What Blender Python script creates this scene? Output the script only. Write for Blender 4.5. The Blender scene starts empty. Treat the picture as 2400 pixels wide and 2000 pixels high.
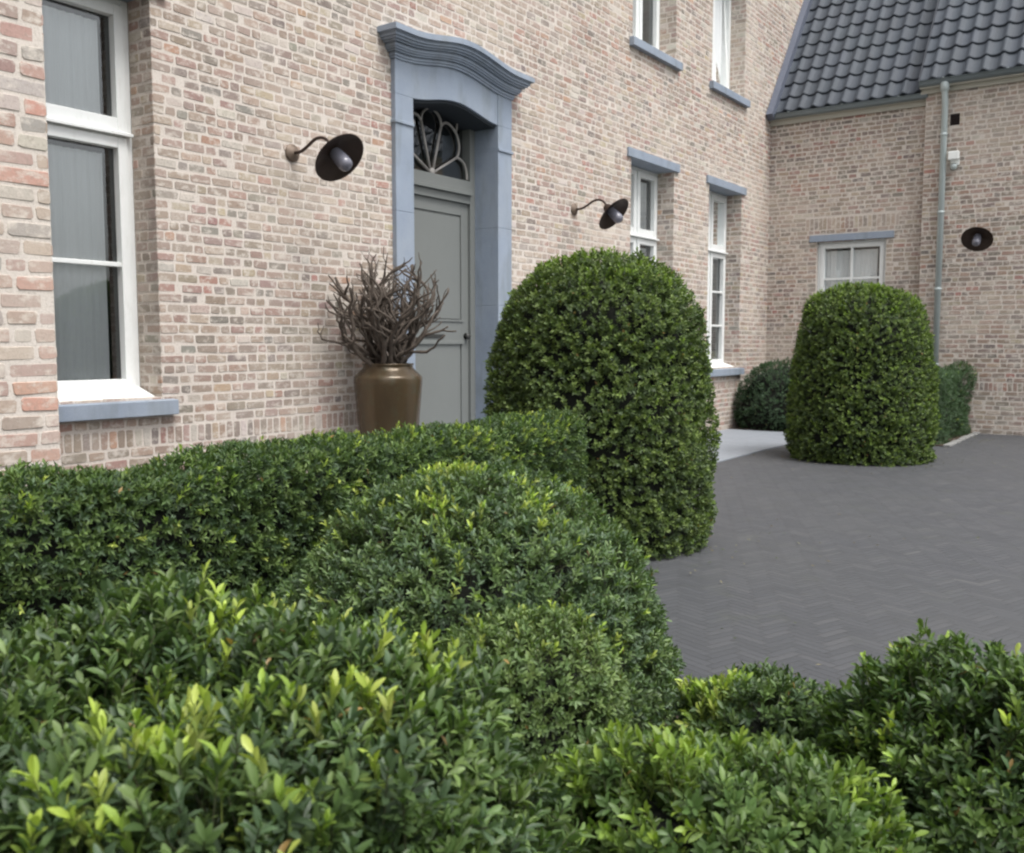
import bpy, bmesh, math, random
import numpy as np
from mathutils import Vector, Matrix
R = math.radians
random.seed(7); rng = np.random.default_rng(11)
sc = bpy.context.scene

# ------------------------------------------------------------------ camera
EYE = Vector((0.0, -5.1, 1.18))
F = 1950.0 / 2100.0
cam_d = bpy.data.cameras.new("camera"); cam = bpy.data.objects.new("camera", cam_d)
sc.collection.objects.link(cam); sc.camera = cam
cam_d.sensor_width = 36; cam_d.lens = 36 * F; cam_d.clip_end = 2000; cam_d.clip_start = 0.02
YAW = R(35.1); PITCH = math.atan(170 / 1950.0)
fwd = Vector((math.cos(YAW) * math.cos(PITCH), math.sin(YAW) * math.cos(PITCH), -math.sin(PITCH)))
cam.location = EYE
cam.rotation_euler = fwd.to_track_quat('-Z', 'Y').to_euler()
cam_d.dof.use_dof = True; cam_d.dof.focus_distance = 4.6; cam_d.dof.aperture_fstop = 10

# ------------------------------------------------------------------ world, sun, exposure
SUN_EL, SUN_AZ = 64, 258     # azimuth the light comes from, degrees, world XY
w = bpy.data.worlds.new("World"); sc.world = w; w.use_nodes = True
nt = w.node_tree; nt.nodes.clear()
sky = nt.nodes.new('ShaderNodeTexSky'); sky.sky_type = 'NISHITA'; sky.sun_disc = False
sky.sun_elevation = R(SUN_EL); sky.sun_rotation = R(90 - SUN_AZ)
sky.air_density = 1.0; sky.dust_density = 4.0
hs = nt.nodes.new('ShaderNodeHueSaturation'); hs.inputs['Saturation'].default_value = 0.18
bg = nt.nodes.new('ShaderNodeBackground'); bg.inputs['Strength'].default_value = 0.15
wo = nt.nodes.new('ShaderNodeOutputWorld')
nt.links.new(sky.outputs[0], hs.inputs['Color']); nt.links.new(hs.outputs[0], bg.inputs['Color'])
nt.links.new(bg.outputs[0], wo.inputs['Surface'])
sun_d = bpy.data.lights.new("sun", 'SUN'); sun_d.energy = 1.55; sun_d.angle = R(28); sun_d.color = (1, .97, .93)
sun = bpy.data.objects.new("sun", sun_d); sc.collection.objects.link(sun)
sdir = Vector((math.cos(R(SUN_AZ)) * math.cos(R(SUN_EL)), math.sin(R(SUN_AZ)) * math.cos(R(SUN_EL)), math.sin(R(SUN_EL))))
sun.rotation_euler = sdir.to_track_quat('Z', 'Y').to_euler(); sun.location = (0, -10, 12)
sc.view_settings.view_transform = 'Standard'; sc.view_settings.look = 'None'
sc.view_settings.exposure = 0.86; sc.view_settings.gamma = 1.0
sc.cycles.filter_width = 2.3
sc.cycles.max_bounces = 8; sc.cycles.transparent_max_bounces = 12

# ------------------------------------------------------------------ material helpers
def lin(r, g, b):
    f = lambda c: (c / 255 / 12.92) if c <= 10 else ((c / 255 + .055) / 1.055) ** 2.4
    return (f(r), f(g), f(b), 1.0)

class NT:
    def __init__(s, name):
        s.m = bpy.data.materials.new(name); s.m.use_nodes = True
        s.t = s.m.node_tree; s.t.nodes.clear()
        s.out = s.n('ShaderNodeOutputMaterial'); s.p = s.n('ShaderNodeBsdfPrincipled')
        s.l(s.p.outputs[0], s.out.inputs['Surface'])
    def n(s, t, **k):
        x = s.t.nodes.new(t)
        for a, b in k.items(): setattr(x, a, b)
        return x
    def l(s, a, b): s.t.links.new(a, b)
    def put(s, sock, v):
        if isinstance(v, bpy.types.NodeSocket): s.l(v, sock)
        else: sock.default_value = v
    def math(s, op, a, b=None, c=None):
        x = s.n('ShaderNodeMath', operation=op); s.put(x.inputs[0], a)
        if b is not None: s.put(x.inputs[1], b)
        if c is not None: s.put(x.inputs[2], c)
        return x.outputs[0]
    def coord(s, scale=(1, 1, 1), which='Object'):
        c = s.n('ShaderNodeTexCoord'); mp = s.n('ShaderNodeMapping'); mp.inputs['Scale'].default_value = scale
        s.l(c.outputs[which], mp.inputs['Vector']); return mp.outputs[0]
    def noise(s, vec, scale, detail=4, rough=.55):
        x = s.n('ShaderNodeTexNoise'); s.l(vec, x.inputs['Vector'])
        x.inputs['Scale'].default_value = scale; x.inputs['Detail'].default_value = detail
        x.inputs['Roughness'].default_value = rough; return x.outputs['Fac']
    def ramp(s, fac, stops):
        x = s.n('ShaderNodeValToRGB'); s.l(fac, x.inputs[0]); e = x.color_ramp.elements
        while len(e) < len(stops): e.new(.5)
        for i, (p, c) in enumerate(stops):
            e[i].position = p; e[i].color = c if len(c) == 4 else (*c, 1)
        return x.outputs[0]
    def mix(s, fac, a, b, blend='MIX'):
        x = s.n('ShaderNodeMix', data_type='RGBA', blend_type=blend)
        s.put(x.inputs[0], fac); s.put(x.inputs[6], a); s.put(x.inputs[7], b); return x.outputs[2]
    def bump(s, h, strength=.3, dist=.01):
        x = s.n('ShaderNodeBump'); x.inputs['Strength'].default_value = strength
        x.inputs['Distance'].default_value = dist; s.l(h, x.inputs['Height'])
        s.l(x.outputs[0], s.p.inputs['Normal'])
    def attr(s, name='tint'):
        x = s.n('ShaderNodeAttribute'); x.attribute_name = name; return x.outputs['Color']
    def set(s, **k):
        for a, b in k.items(): s.put(s.p.inputs[a.replace('_', ' ')], b)

def g(v): return (v, v, v, 1)
def simple(name, col, rough=.5, metal=0., nscale=6., namt=.15, bump=.1, bscale=60.):
    t = NT(name); v = t.coord(); n = t.noise(v, nscale, 5)
    c = t.mix(n, tuple(x * (1 - namt) for x in col[:3]) + (1,), tuple(min(1, x * (1 + namt)) for x in col[:3]) + (1,))
    t.set(Base_Color=c, Metallic=metal)
    n2 = t.noise(v, nscale * 5, 4)
    t.l(t.math('MULTIPLY_ADD', n2, .25, rough - .12), t.p.inputs['Roughness'])
    if bump: t.bump(t.noise(v, bscale, 4), bump, .004)
    return t.m

MORTAR = lin(200, 192, 183)
def mat_brick():
    t = NT('reclaimed_brick'); v = t.coord(); a = t.attr()
    n1 = t.noise(v, 45, 5, .65)
    c = t.mix(t.math('MULTIPLY', n1, .4), a, t.mix(.5, a, lin(208, 198, 190)))
    dark = t.noise(v, 70, 4, .6)
    c = t.mix(t.ramp(dark, [(.30, g(.45)), (.50, g(0))]), c, lin(105, 92, 84))
    # lime wash and mortar smeared over the brick faces
    vs = t.coord((1, 1, 1.5))
    s1 = t.ramp(t.noise(vs, 13, 6, .7), [(.495, g(0)), (.64, g(.88))])
    c = t.mix(s1, c, MORTAR)
    s2 = t.ramp(t.noise(v, 1.1, 3, .5), [(.42, g(.04)), (.68, g(.46))])
    c = t.mix(s2, c, lin(200, 190, 177))
    st = t.ramp(t.noise(t.coord((1.6, 1.6, .35)), 1.7, 5, .6), [(.52, g(0)), (.78, g(.35))])
    c = t.mix(st, c, lin(132, 122, 108))
    t.set(Base_Color=c, Roughness=.9); t.p.inputs['Specular IOR Level'].default_value = .2
    t.bump(t.noise(v, 120, 5, .7), .5, .004); return t.m
def mat_mortar():
    t = NT('lime_mortar'); v = t.coord()
    c = t.mix(t.noise(v, 5, 5), lin(190, 181, 172), lin(214, 206, 198))
    c = t.mix(t.ramp(t.noise(v, 90, 4), [(.35, g(.35)), (.5, g(0))]), c, lin(150, 138, 126))
    t.set(Base_Color=c, Roughness=.95); t.p.inputs['Specular IOR Level'].default_value = .15
    t.bump(t.noise(v, 160, 5, .7), .6, .005); return t.m
def mat_bluestone():
    t = NT('blue_stone'); v = t.coord()
    c = t.mix(t.noise(v, 3.5, 5), lin(118, 129, 145), lin(146, 157, 172))
    c = t.mix(t.ramp(t.noise(v, 180, 3, .7), [(.55, g(0)), (.72, g(.4))]), c, lin(186, 194, 204))
    c = t.mix(t.ramp(t.noise(t.coord((1, 1, .25)), 9, 5, .6), [(.50, g(0)), (.68, g(.5))]), c, lin(112, 120, 122))
    c = t.mix(t.ramp(t.noise(v, 1.6, 6, .65), [(.45, g(0)), (.75, g(.4))]), c, lin(160, 166, 172))
    t.set(Base_Color=c, Roughness=.62); t.bump(t.noise(v, 140, 4), .18, .003); return t.m
def mat_white():
    t = NT('white_paint'); v = t.coord()
    c = t.mix(t.noise(v, 8, 4), lin(216, 219, 218), lin(230, 232, 231))
    c = t.mix(t.ramp(t.noise(t.coord((1, 1, .3)), 22, 5, .65), [(.55, g(0)), (.75, g(.22))]), c, lin(165, 165, 152))
    t.set(Base_Color=c, Roughness=.38); t.bump(t.noise(v, 40, 3), .05, .002); return t.m
def mat_glass(name='window_glass', k=1.0, k0=.06):
    t = NT(name); t.t.nodes.remove(t.p)
    gl = t.n('ShaderNodeBsdfGlossy'); gl.inputs['Roughness'].default_value = .015
    gl.inputs['Color'].default_value = (.95, .97, .97, 1)
    tr = t.n('ShaderNodeBsdfTransparent'); tr.inputs[0].default_value = (.91, .92, .92, 1)
    fr = t.n('ShaderNodeFresnel'); fr.inputs[0].default_value = 1.62
    v = t.coord(); bmp = t.n('ShaderNodeBump'); bmp.inputs['Strength'].default_value = .04; bmp.inputs['Distance'].default_value = .02
    t.l(t.noise(v, 2.2, 2), bmp.inputs['Height']); t.l(bmp.outputs[0], gl.inputs['Normal'])
    mx = t.n('ShaderNodeMixShader'); t.l(t.math('MULTIPLY_ADD', fr.outputs[0], k, k0), mx.inputs[0])
    t.l(tr.outputs[0], mx.inputs[1]); t.l(gl.outputs[0], mx.inputs[2]); t.l(mx.outputs[0], t.out.inputs['Surface'])
    return t.m
def mat_blind(name, c1, c2, scale=(40, 40, .3)):
    t = NT(name); v = t.coord(scale)
    t.set(Base_Color=t.mix(t.noise(v, 1.0, 3), c1, c2), Roughness=.9); return t.m
def mat_leaf(name, rough=.42, transl=.25, spec=.5):
    t = NT(name); a = t.attr(); v = t.coord()
    c = t.mix(t.noise(v, 30, 2), t.mix(1.0, a, (.8, .85, .8, 1), 'MULTIPLY'), t.mix(1.0, a, (1.2, 1.15, 1.15, 1), 'MULTIPLY'))
    t.set(Base_Color=c, Roughness=rough); t.p.inputs['Specular IOR Level'].default_value = spec
    tl = t.n('ShaderNodeBsdfTranslucent'); t.l(t.mix(1.0, c, (1.3, 1.5, .6, 1), 'MULTIPLY'), tl.inputs[0])
    mx = t.n('ShaderNodeMixShader'); mx.inputs[0].default_value = transl
    t.l(t.p.outputs[0], mx.inputs[1]); t.l(tl.outputs[0], mx.inputs[2]); t.l(mx.outputs[0], t.out.inputs['Surface'])
    return t.m
def mat_roof():
    t = NT('slate_grey_pantile'); a = t.attr(); v = t.coord()
    c = t.mix(t.math('MULTIPLY', t.noise(v, 9, 5), .5), a, lin(66, 74, 84))
    t.set(Base_Color=c, Roughness=.72); t.bump(t.noise(v, 60, 4), .15, .004); return t.m
def mat_pavers():
    t = NT('clinker_pavers'); c0 = t.n('ShaderNodeTexCoord'); mp = t.n('ShaderNodeMapping')
    mp.inputs['Rotation'].default_value = (0, 0, R(20)); W = .040; NN = 4
    mp.inputs['Scale'].default_value = (1 / W, 1 / W, 1); t.l(c0.outputs['Object'], mp.inputs['Vector'])
    wob = t.n('ShaderNodeTexNoise'); wob.inputs['Scale'].default_value = .5; t.l(mp.outputs[0], wob.inputs['Vector'])
    addv = t.n('ShaderNodeMix', data_type='VECTOR'); addv.inputs[0].default_value = .18
    t.l(mp.outputs[0], addv.inputs[4])
    va = t.n('ShaderNodeVectorMath', operation='ADD'); t.l(mp.outputs[0], va.inputs[0]); t.l(wob.outputs['Color'], va.inputs[1])
    t.l(va.outputs[0], addv.inputs[5])
    sp = t.n('ShaderNodeSeparateXYZ'); t.l(addv.outputs[1], sp.inputs[0]); X, Y = sp.outputs[0], sp.outputs[1]
    i = t.math('FLOOR', X); j = t.math('FLOOR', Y); fx = t.math('SUBTRACT', X, i); fy = t.math('SUBTRACT', Y, j)
    d = t.math('FLOORED_MODULO', t.math('SUBTRACT', i, j), 2 * NN)
    hor = t.math('LESS_THAN', d, NN - .5); ver = t.math('SUBTRACT', 1, hor)
    off = t.math('SUBTRACT', 2 * NN - 1, d)
    def sel(a, b): return t.math('ADD', t.math('MULTIPLY', hor, a), t.math('MULTIPLY', ver, b))
    along = sel(t.math('ADD', fx, d), t.math('ADD', fy, off)); across = sel(fy, fx)
    idx = sel(t.math('SUBTRACT', i, d), t.math('ADD', i, .37)); idy = sel(j, t.math('SUBTRACT', j, off))
    cb = t.n('ShaderNodeCombineXYZ'); t.l(idx, cb.inputs[0]); t.l(idy, cb.inputs[1])
    wn = t.n('ShaderNodeTexWhiteNoise', noise_dimensions='2D'); t.l(cb.outputs[0], wn.inputs['Vector'])
    e1 = t.math('MINIMUM', along, t.math('SUBTRACT', NN, along)); e2 = t.math('MINIMUM', across, t.math('SUBTRACT', 1, across))
    edge = t.math('MINIMUM', e1, e2)
    face = t.n('ShaderNodeMapRange'); t.l(edge, face.inputs[0]); face.inputs[1].default_value = .03; face.inputs[2].default_value = .13
    col = t.ramp(wn.outputs['Value'], [(0, lin(60, 62, 66)), (.35, lin(64, 66, 70)), (.7, lin(68, 70, 74)), (.975, lin(74, 75, 78)), (1, lin(82, 83, 84))])
    v = t.coord()
    col = t.mix(t.math('MULTIPLY', t.noise(v, 1.3, 4), .5), col, lin(70, 71, 74))
    col = t.mix(face.outputs[0], lin(57, 58, 60), col)
    col = t.mix(t.ramp(t.noise(v, 3.2, 6, .7), [(.56, g(0)), (.74, g(.35))]), col, lin(70, 74, 62))
    col = t.mix(t.ramp(t.noise(v, 150, 2), [(.70, g(0)), (.76, g(.6))]), col, lin(150, 148, 140))
    col = t.mix(t.ramp(t.noise(v, .55, 5), [(.45, g(0)), (.7, g(.35))]), col, lin(74, 75, 75))
    t.set(Base_Color=col); t.l(t.math('MULTIPLY_ADD', t.noise(v, 8, 3), .25, .50), t.p.inputs['Roughness'])
    h = t.math('ADD', t.math('MULTIPLY', face.outputs[0], .7), t.math('MULTIPLY', wn.outputs['Value'], .5))
    t.bump(h, .45, .005); return t.m
def mat_soil():
    t = NT('bark_soil'); v = t.coord()
    c = t.mix(t.noise(v, 25, 6, .7), lin(38, 30, 25), lin(92, 76, 62))
    t.set(Base_Color=c, Roughness=.95); t.bump(t.noise(v, 40, 6, .7), 1, .03); return t.m
def mat_pot():
    t = NT('bronze_glaze'); v = t.coord()
    c = t.mix(t.noise(t.coord((1, 1, .25)), 7, 4), lin(46, 40, 36), lin(104, 88, 64))
    c = t.mix(t.ramp(t.noise(v, 14, 5), [(.5, g(0)), (.7, g(.6))]), c, lin(82, 82, 66))
    t.set(Base_Color=c, Roughness=.24, Metallic=.3); t.bump(t.noise(v, 30, 3), .15, .006); return t.m

M = dict(brick=mat_brick(), mortar=mat_mortar(), stone=mat_bluestone(), white=mat_white(), glass=mat_glass(),
    blind=mat_blind('pleated_blind', lin(206, 210, 211), lin(218, 221, 222)),
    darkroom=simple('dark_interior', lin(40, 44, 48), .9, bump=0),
    louvre=simple('grey_louvre', lin(165, 168, 170), .6, bump=0),
    door=simple('taupe_paint', lin(112, 115, 113), .5, 0, 3, .05, .04),
    doordark=simple('dark_slot', lin(50, 50, 48), .5, bump=0),
    tracery=simple('tracery_paint', lin(150, 146, 142), .5, 0, 3, .05, .04),
    fanglass=mat_glass('dark_old_glass', .22, .0), roof=mat_roof(), zinc=simple('aged_zinc', lin(120, 130, 134), .45, .55, 5, .2, .05),
    pipe=simple('zinc_pipe', lin(172, 182, 182), .45, .2, 4, .15, .03),
    lead=simple('lead_flashing', lin(92, 98, 112), .6, .2, 4, .2, .2, 30),
    fascia=simple('fascia_board', lin(172, 170, 160), .6, 0, 5, .1, .05),
    bronze=simple('bronze_lamp', lin(62, 50, 44), .45, .5, 15, .35, .15), rosette=simple('old_bronze', lin(112, 98, 86), .55, .4, 15, .25, .2),
    jar=simple('frosted_glass_jar', lin(112, 112, 122), .2, 0, 6, .1, 0), plastic=simple('white_plastic', lin(225, 228, 226), .35, 0, 6, .03, 0),
    grille=simple('vent_brown', lin(44, 30, 30), .7, bump=0), wood=simple('bare_wood', lin(82, 73, 65), .85, 0, 30, .45, .6, 80),
    pot=mat_pot(), soil=mat_soil(), pavers=mat_pavers(), terrace=simple('bluestone_slab', lin(128, 133, 140), .6, 0, 2.5, .12, .1, 90),
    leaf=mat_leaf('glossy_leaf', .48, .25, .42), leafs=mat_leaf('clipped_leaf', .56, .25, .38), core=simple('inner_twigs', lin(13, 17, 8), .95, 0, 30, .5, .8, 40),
    kerb=simple('kerb_stone', lin(128, 128, 126), .8, 0, 12, .25, .3, 50))

# ------------------------------------------------------------------ object helpers
COL = sc.collection
def tag(o, label=None, cat=None, group=None, kind=None):
    if label: o['label'] = label
    if cat: o['category'] = cat
    if group: o['group'] = group
    if kind: o['kind'] = kind
    return o
def thing(name, loc, label, cat, group=None):
    o = bpy.data.objects.new(name, None); COL.objects.link(o); o.location = loc; o.empty_display_size = .2
    return tag(o, label, cat, group)
def origin_of(p):
    v = Vector((0, 0, 0))
    while p is not None: v += p.location; p = p.parent
    return v
class MB:
    """collects geometry in world coordinates; build() makes one mesh object"""
    def __init__(s): s.v = []; s.f = []; s.mi = []; s.c = []; s.sm = []
    def add(s, vs, fs, mi=0, col=None, smooth=False):
        b = len(s.v); s.v += [tuple(x) for x in vs]; s.f += [tuple(b + k for k in f) for f in fs]
        s.mi += [mi] * len(fs); s.c += [col or (1, 1, 1)] * len(vs); s.sm += [smooth] * len(fs)
    def box(s, T, u0, u1, w0, w1, z0, z1, mi=0, col=None):
        P = [T(u, w_, z) for z in (z0, z1) for (u, w_) in ((u0, w0), (u1, w0), (u1, w1), (u0, w1))]
        s.add(P, [(0, 1, 2, 3), (4, 7, 6, 5), (0, 4, 5, 1), (1, 5, 6, 2), (2, 6, 7, 3), (3, 7, 4, 0)], mi, col)
    def lathe(s, prof, c, ax=Vector((0, 0, 1)), n=32, mi=0, smooth=True, e1=None):
        ax = Vector(ax).normalized(); t = ax.orthogonal().normalized(); b = ax.cross(t); c = Vector(c); vs = []
        for (r, h) in prof:
            for k in range(n):
                a = 2 * math.pi * k / n; vs.append(c + ax * h + (t * math.cos(a) + b * math.sin(a)) * r)
        fs = [(i * n + k, i * n + (k + 1) % n, (i + 1) * n + (k + 1) % n, (i + 1) * n + k) for i in range(len(prof) - 1) for k in range(n)]
        s.add(vs, fs, mi, None, smooth)
    def tube(s, pts, rad, n=8, mi=0, cap=True, col=None):
        pts = [Vector(p) for p in pts]; N = len(pts)
        if not hasattr(rad, '__len__'): rad = [rad] * N
        vs = []; pr = None
        for i, p in enumerate(pts):
            d = (pts[min(i + 1, N - 1)] - pts[max(i - 1, 0)]).normalized()
            t = d.orthogonal().normalized() if pr is None else (pr - d * pr.dot(d)).normalized()
            pr = t; b = d.cross(t)
            for k in range(n):
                a = 2 * math.pi * k / n; vs.append(p + (t * math.cos(a) + b * math.sin(a)) * rad[i])
        fs = [(i * n + k, i * n + (k + 1) % n, (i + 1) * n + (k + 1) % n, (i + 1) * n + k) for i in range(N - 1) for k in range(n)]
        if cap: fs += [tuple(range(n))[::-1], tuple((N - 1) * n + k for k in range(n))]
        s.add(vs, fs, mi, col, True)
    def build(s, name, mats, parent=None, loc=None, bevel=0, fixn=True):
        o0 = origin_of(parent) if parent else (Vector(loc) if loc else Vector((0, 0, 0)))
        me = bpy.data.meshes.new(name); me.from_pydata([(a - o0.x, b - o0.y, c - o0.z) for a, b, c in s.v], [], s.f)
        if not isinstance(mats, (list, tuple)): mats = [mats]
        for m in mats: me.materials.append(m)
        me.polygons.foreach_set('material_index', s.mi); me.polygons.foreach_set('use_smooth', s.sm)
        at = me.color_attributes.new('tint', 'FLOAT_COLOR', 'POINT')
        at.data.foreach_set('color', np.array([(c[0], c[1], c[2], 1) for c in s.c], dtype=np.float32).ravel())
        if fixn:
            bm = bmesh.new(); bm.from_mesh(me); bmesh.ops.recalc_face_normals(bm, faces=bm.faces); bm.to_mesh(me); bm.free()
        me.update(); o = bpy.data.objects.new(name, me); COL.objects.link(o)
        if parent: o.parent = parent
        else: o.location = o0
        if bevel:
            b = o.modifiers.new('bevel', 'BEVEL'); b.width = bevel; b.segments = 2; b.limit_method = 'ANGLE'; b.angle_limit = R(40)
        return o

XC = 13.86                       # the annex wall plane
YB = -1.70                       # the projecting bay's face
XB = 1.912                        # its right corner
XR, YR = XC - .14, -2.16         # right building plane and its left corner
def T_main(u, w_, z): return (u, -w_, z)
def T_bay(u, w_, z): return (u, YB - w_, z)
def T_annex(u, w_, z): return (XC - w_, -u, z)
def T_right(u, w_, z): return (XR - w_, -u, z)

# ------------------------------------------------------------------ brickwork
PAL = [((142, 122, 112), 22), ((130, 115, 105), 20), ((150, 130, 118), 15), ((142, 113, 104), 10), ((150, 104, 92), 3), ((164, 124, 98), 1.5),
       ((122, 116, 110), 9), ((106, 98, 93), 7), ((166, 151, 138), 9), ((158, 142, 118), 3), ((178, 171, 162), 6), ((140, 100, 94), 2)]
PALR = [((156, 110, 100), 15), ((168, 108, 90), 4), ((146, 112, 104), 15), ((142, 122, 112), 14), ((122, 118, 116), 10), ((152, 132, 122), 10),
        ((172, 126, 98), 1.5), ((170, 163, 157), 10), ((134, 100, 94), 5)]
PALA = [((134, 114, 102), 20), ((118, 103, 95), 20), ((146, 124, 110), 14), ((138, 104, 94), 10), ((104, 95, 90), 10), ((92, 84, 80), 6), ((158, 142, 126), 8), ((150, 96, 84), 2), ((166, 156, 146), 4)]
def pick(pal):
    c = random.choices([p[0] for p in pal], [p[1] for p in pal])[0]; k = random.uniform(.93, 1.06); c = [a * .94 + b * .07 for a, b in zip(c, (178, 164, 148))]
    return lin(*[max(0, min(255, x * k + random.uniform(-4, 4))) for x in c])[:3]
PITCH_B = .0625
def rows_list(ztop):
    out = []; z = .0
    while z + PITCH_B < .5876 + 1e-6: out.append((z, z + PITCH_B, 'run')); z += PITCH_B
    z0 = out[-1][1]; out.append((z0, .6775, 'rowlock')); z = .6775
    while z < ztop: out.append((z, z + PITCH_B, 'run')); z += PITCH_B
    return out
def one_brick(mb, T, u0, u1, z0, z1, col, pr, j=.0032):
    if u1 - u0 < .012 or z1 - z0 < .012: return
    q = min(.007, (u1 - u0) * .2, (z1 - z0) * .25); r = lambda: random.uniform(-j, j)
    pts = [(u0 + q, z0), (u1 - q, z0), (u1, z0 + q), (u1, z1 - q), (u1 - q, z1), (u0 + q, z1), (u0, z1 - q), (u0, z0 + q)]
    tl = random.uniform(-.0018, .0018); fr = [(a + r(), b + r()) for a, b in pts]
    cu, cz = (u0 + u1) / 2, (z0 + z1) / 2; e = .0016
    V = [T(a, -.004, b) for a, b in fr]
    V += [T(a, pr - .0025, b) for a, b in fr]
    V += [T(cu + (a - cu) * (1 - e / max(.01, (u1 - u0) / 2)), pr + tl * (a - cu) / .1, cz + (b - cz) * (1 - e / max(.01, (z1 - z0) / 2))) for a, b in fr]
    F_ = [(k, (k + 1) % 8, 8 + (k + 1) % 8, 8 + k) for k in range(8)] + [(8 + k, 8 + (k + 1) % 8, 16 + (k + 1) % 8, 16 + k) for k in range(8)] + [tuple(range(16, 24))]
    mb.add(V, F_, 1, col)
def brickwork(mb, T, ua, ub, ztop, holes=(), pal=PAL, specials=(), topf=None, zstart=0, pr0=.0018):
    """holes (u0,u1,z0,z1); specials (u0,u1,z0,z1) = soldier arches"""
    cut = list(holes) + list(specials)
    for (z0, z1, kind) in rows_list(ztop):
        if z1 < zstart: continue
        zm = (z0 + z1) / 2; segs = [(ua, ub)]
        if topf:                 # sloping top: a function giving (umin, umax) at z
            lo, hi = topf(zm); segs = [(max(ua, lo), min(ub, hi))]
        for (h0, h1, y0, y1) in cut:
            if y0 < zm < y1:
                ns = []
                for (a, b) in segs:
                    if h1 <= a or h0 >= b: ns.append((a, b)); continue
                    if h0 > a: ns.append((a, h0))
                    if h1 < b: ns.append((h1, b))
                segs = ns
        for (a, b) in segs:
            if b - a < .02: continue
            if kind == 'rowlock':
                u = a
                while u < b - .01:
                    u2 = min(b, u + .056 + random.uniform(-.002, .002))
                    one_brick(mb, T, u + .005, u2 - .006, z0 + .004, z1 - .008, pick(pal), pr0 + random.uniform(-.001, .0015)); u = u2
                continue
            u = a - random.choice([0, .035, .07]); last = 0
            lens = []
            while u < b:
                L = random.choices([.160, .082, .120], [5, 3.2, 1.2])[0]
                u2 = u + L + random.uniform(-.007, .007)
                if b - u2 < .04: u2 = b
                x0, x1 = max(u, a), min(u2, b)
                jj = random.uniform(.005, .008)
                one_brick(mb, T, x0 + (jj if x0 > a else 0.0), x1 - (jj if x1 < b else 0.0), z0 + .0078 + random.uniform(-.0016, .0016), z1 - .0078 + random.uniform(-.002, .0016),
                          pick(pal), pr0 + random.uniform(-.0015, .002)); u = u2
    for (h0, h1, y0, y1) in specials:
        u = h0
        while u < h1 - .01:
            u2 = min(h1, u + .062); one_brick(mb, T, u + .005, u2 - .005, y0 + .004, y1 - .005, pick(pal), pr0); u = u2
def backing(mb, T, ua, ub, z0, z1, holes, thick=.34, reveal=.22):
    us = sorted({ua, ub, *[h for q in holes for h in q[:2]]}); zs = sorted({z0, z1, *[h for q in holes for h in q[2:]]})
    us = [u for u in us if ua <= u <= ub]; zs = [z for z in zs if z0 <= z <= z1]
    for i in range(len(us) - 1):
        for k in range(len(zs) - 1):
            um, zm = (us[i] + us[i + 1]) / 2, (zs[k] + zs[k + 1]) / 2
            if any(h[0] < um < h[1] and h[2] < zm < h[3] for h in holes): continue
            mb.add([T(us[i], 0, zs[k]), T(us[i + 1], 0, zs[k]), T(us[i + 1], 0, zs[k + 1]), T(us[i], 0, zs[k + 1])], [(0, 1, 2, 3)])
            mb.add([T(us[i], -thick, zs[k]), T(us[i + 1], -thick, zs[k]), T(us[i + 1], -thick, zs[k + 1]), T(us[i], -thick, zs[k + 1])], [(3, 2, 1, 0)])
    for h in holes:
        a, b, c, d = h
        for (p, q) in (((a, c), (a, d)), ((b, c), (b, d)), ((a, c), (b, c)), ((a, d), (b, d))):
            mb.add([T(p[0], 0, p[1]), T(q[0], 0, q[1]), T(q[0], -thick, q[1]), T(p[0], -thick, p[1])], [(0, 1, 2, 3)])
    for u in (ua, ub): mb.add([T(u, 0, z0), T(u, 0, z1), T(u, -thick, z1), T(u, -thick, z0)], [(0, 1, 2, 3)])

house = thing('brick_house', (8, 0, 0), 'large house of pale reclaimed brick with grey tiled lower wing', 'house')
REC = .22
WIN = {'a': (2.28, 3.53, .855, 3.235), 'b': (9.55, 10.65, .855, 3.235), 'c': (11.68, 12.80, .855, 3.235),
       'd': (9.55, 10.65, 4.53, 6.30), 'e': (11.70, 12.82, 4.53, 6.30)}
DOOR = (5.72, 7.10, -.05, 3.28)
mb = MB(); holes = [WIN[k] for k in 'abcde'] + [DOOR]
backing(mb, T_main, 1.7, 19.0, -.1, 7.6, holes)
brickwork(mb, T_main, 1.72, 16.9, 7.55, holes + [(5.66, 7.16, 0, 3.36)])
for k in 'abcde':                                     # brick reveals
    a, b, c, d = WIN[k]
    def T_rev(u, w_, z, b=b): return (b - w_, u, z)
    def T_rev2(u, w_, z, a=a): return (a + w_, u, z)
    brickwork(mb, T_rev, .0, REC - .005, d, zstart=c, pr0=.002)
    brickwork(mb, T_rev2, .0, REC - .005, d, zstart=c, pr0=.002)
mb.build('main_wall', [M['mortar'], M['brick']], house, fixn=False)

mb = MB()
backing(mb, T_bay, -2.6, XB, -.1, 7.6, [], thick=.3)
brickwork(mb, T_bay, -2.6, XB, 7.5, pal=PALR, pr0=.002)
def T_bayside(u, w_, z): return (XB + w_, YB + u, z)
mb.add([T_bayside(0, 0, -.1), T_bayside(-YB, 0, -.1), T_bayside(-YB, 0, 7.6), T_bayside(0, 0, 7.6)], [(0, 1, 2, 3)])
brickwork(mb, T_bayside, 0.0, -YB, 7.5, pal=PALR)
tag(mb.build('bay_wall', [M['mortar'], M['brick']], house, fixn=False), 'projecting bay wall with redder brick')

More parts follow.
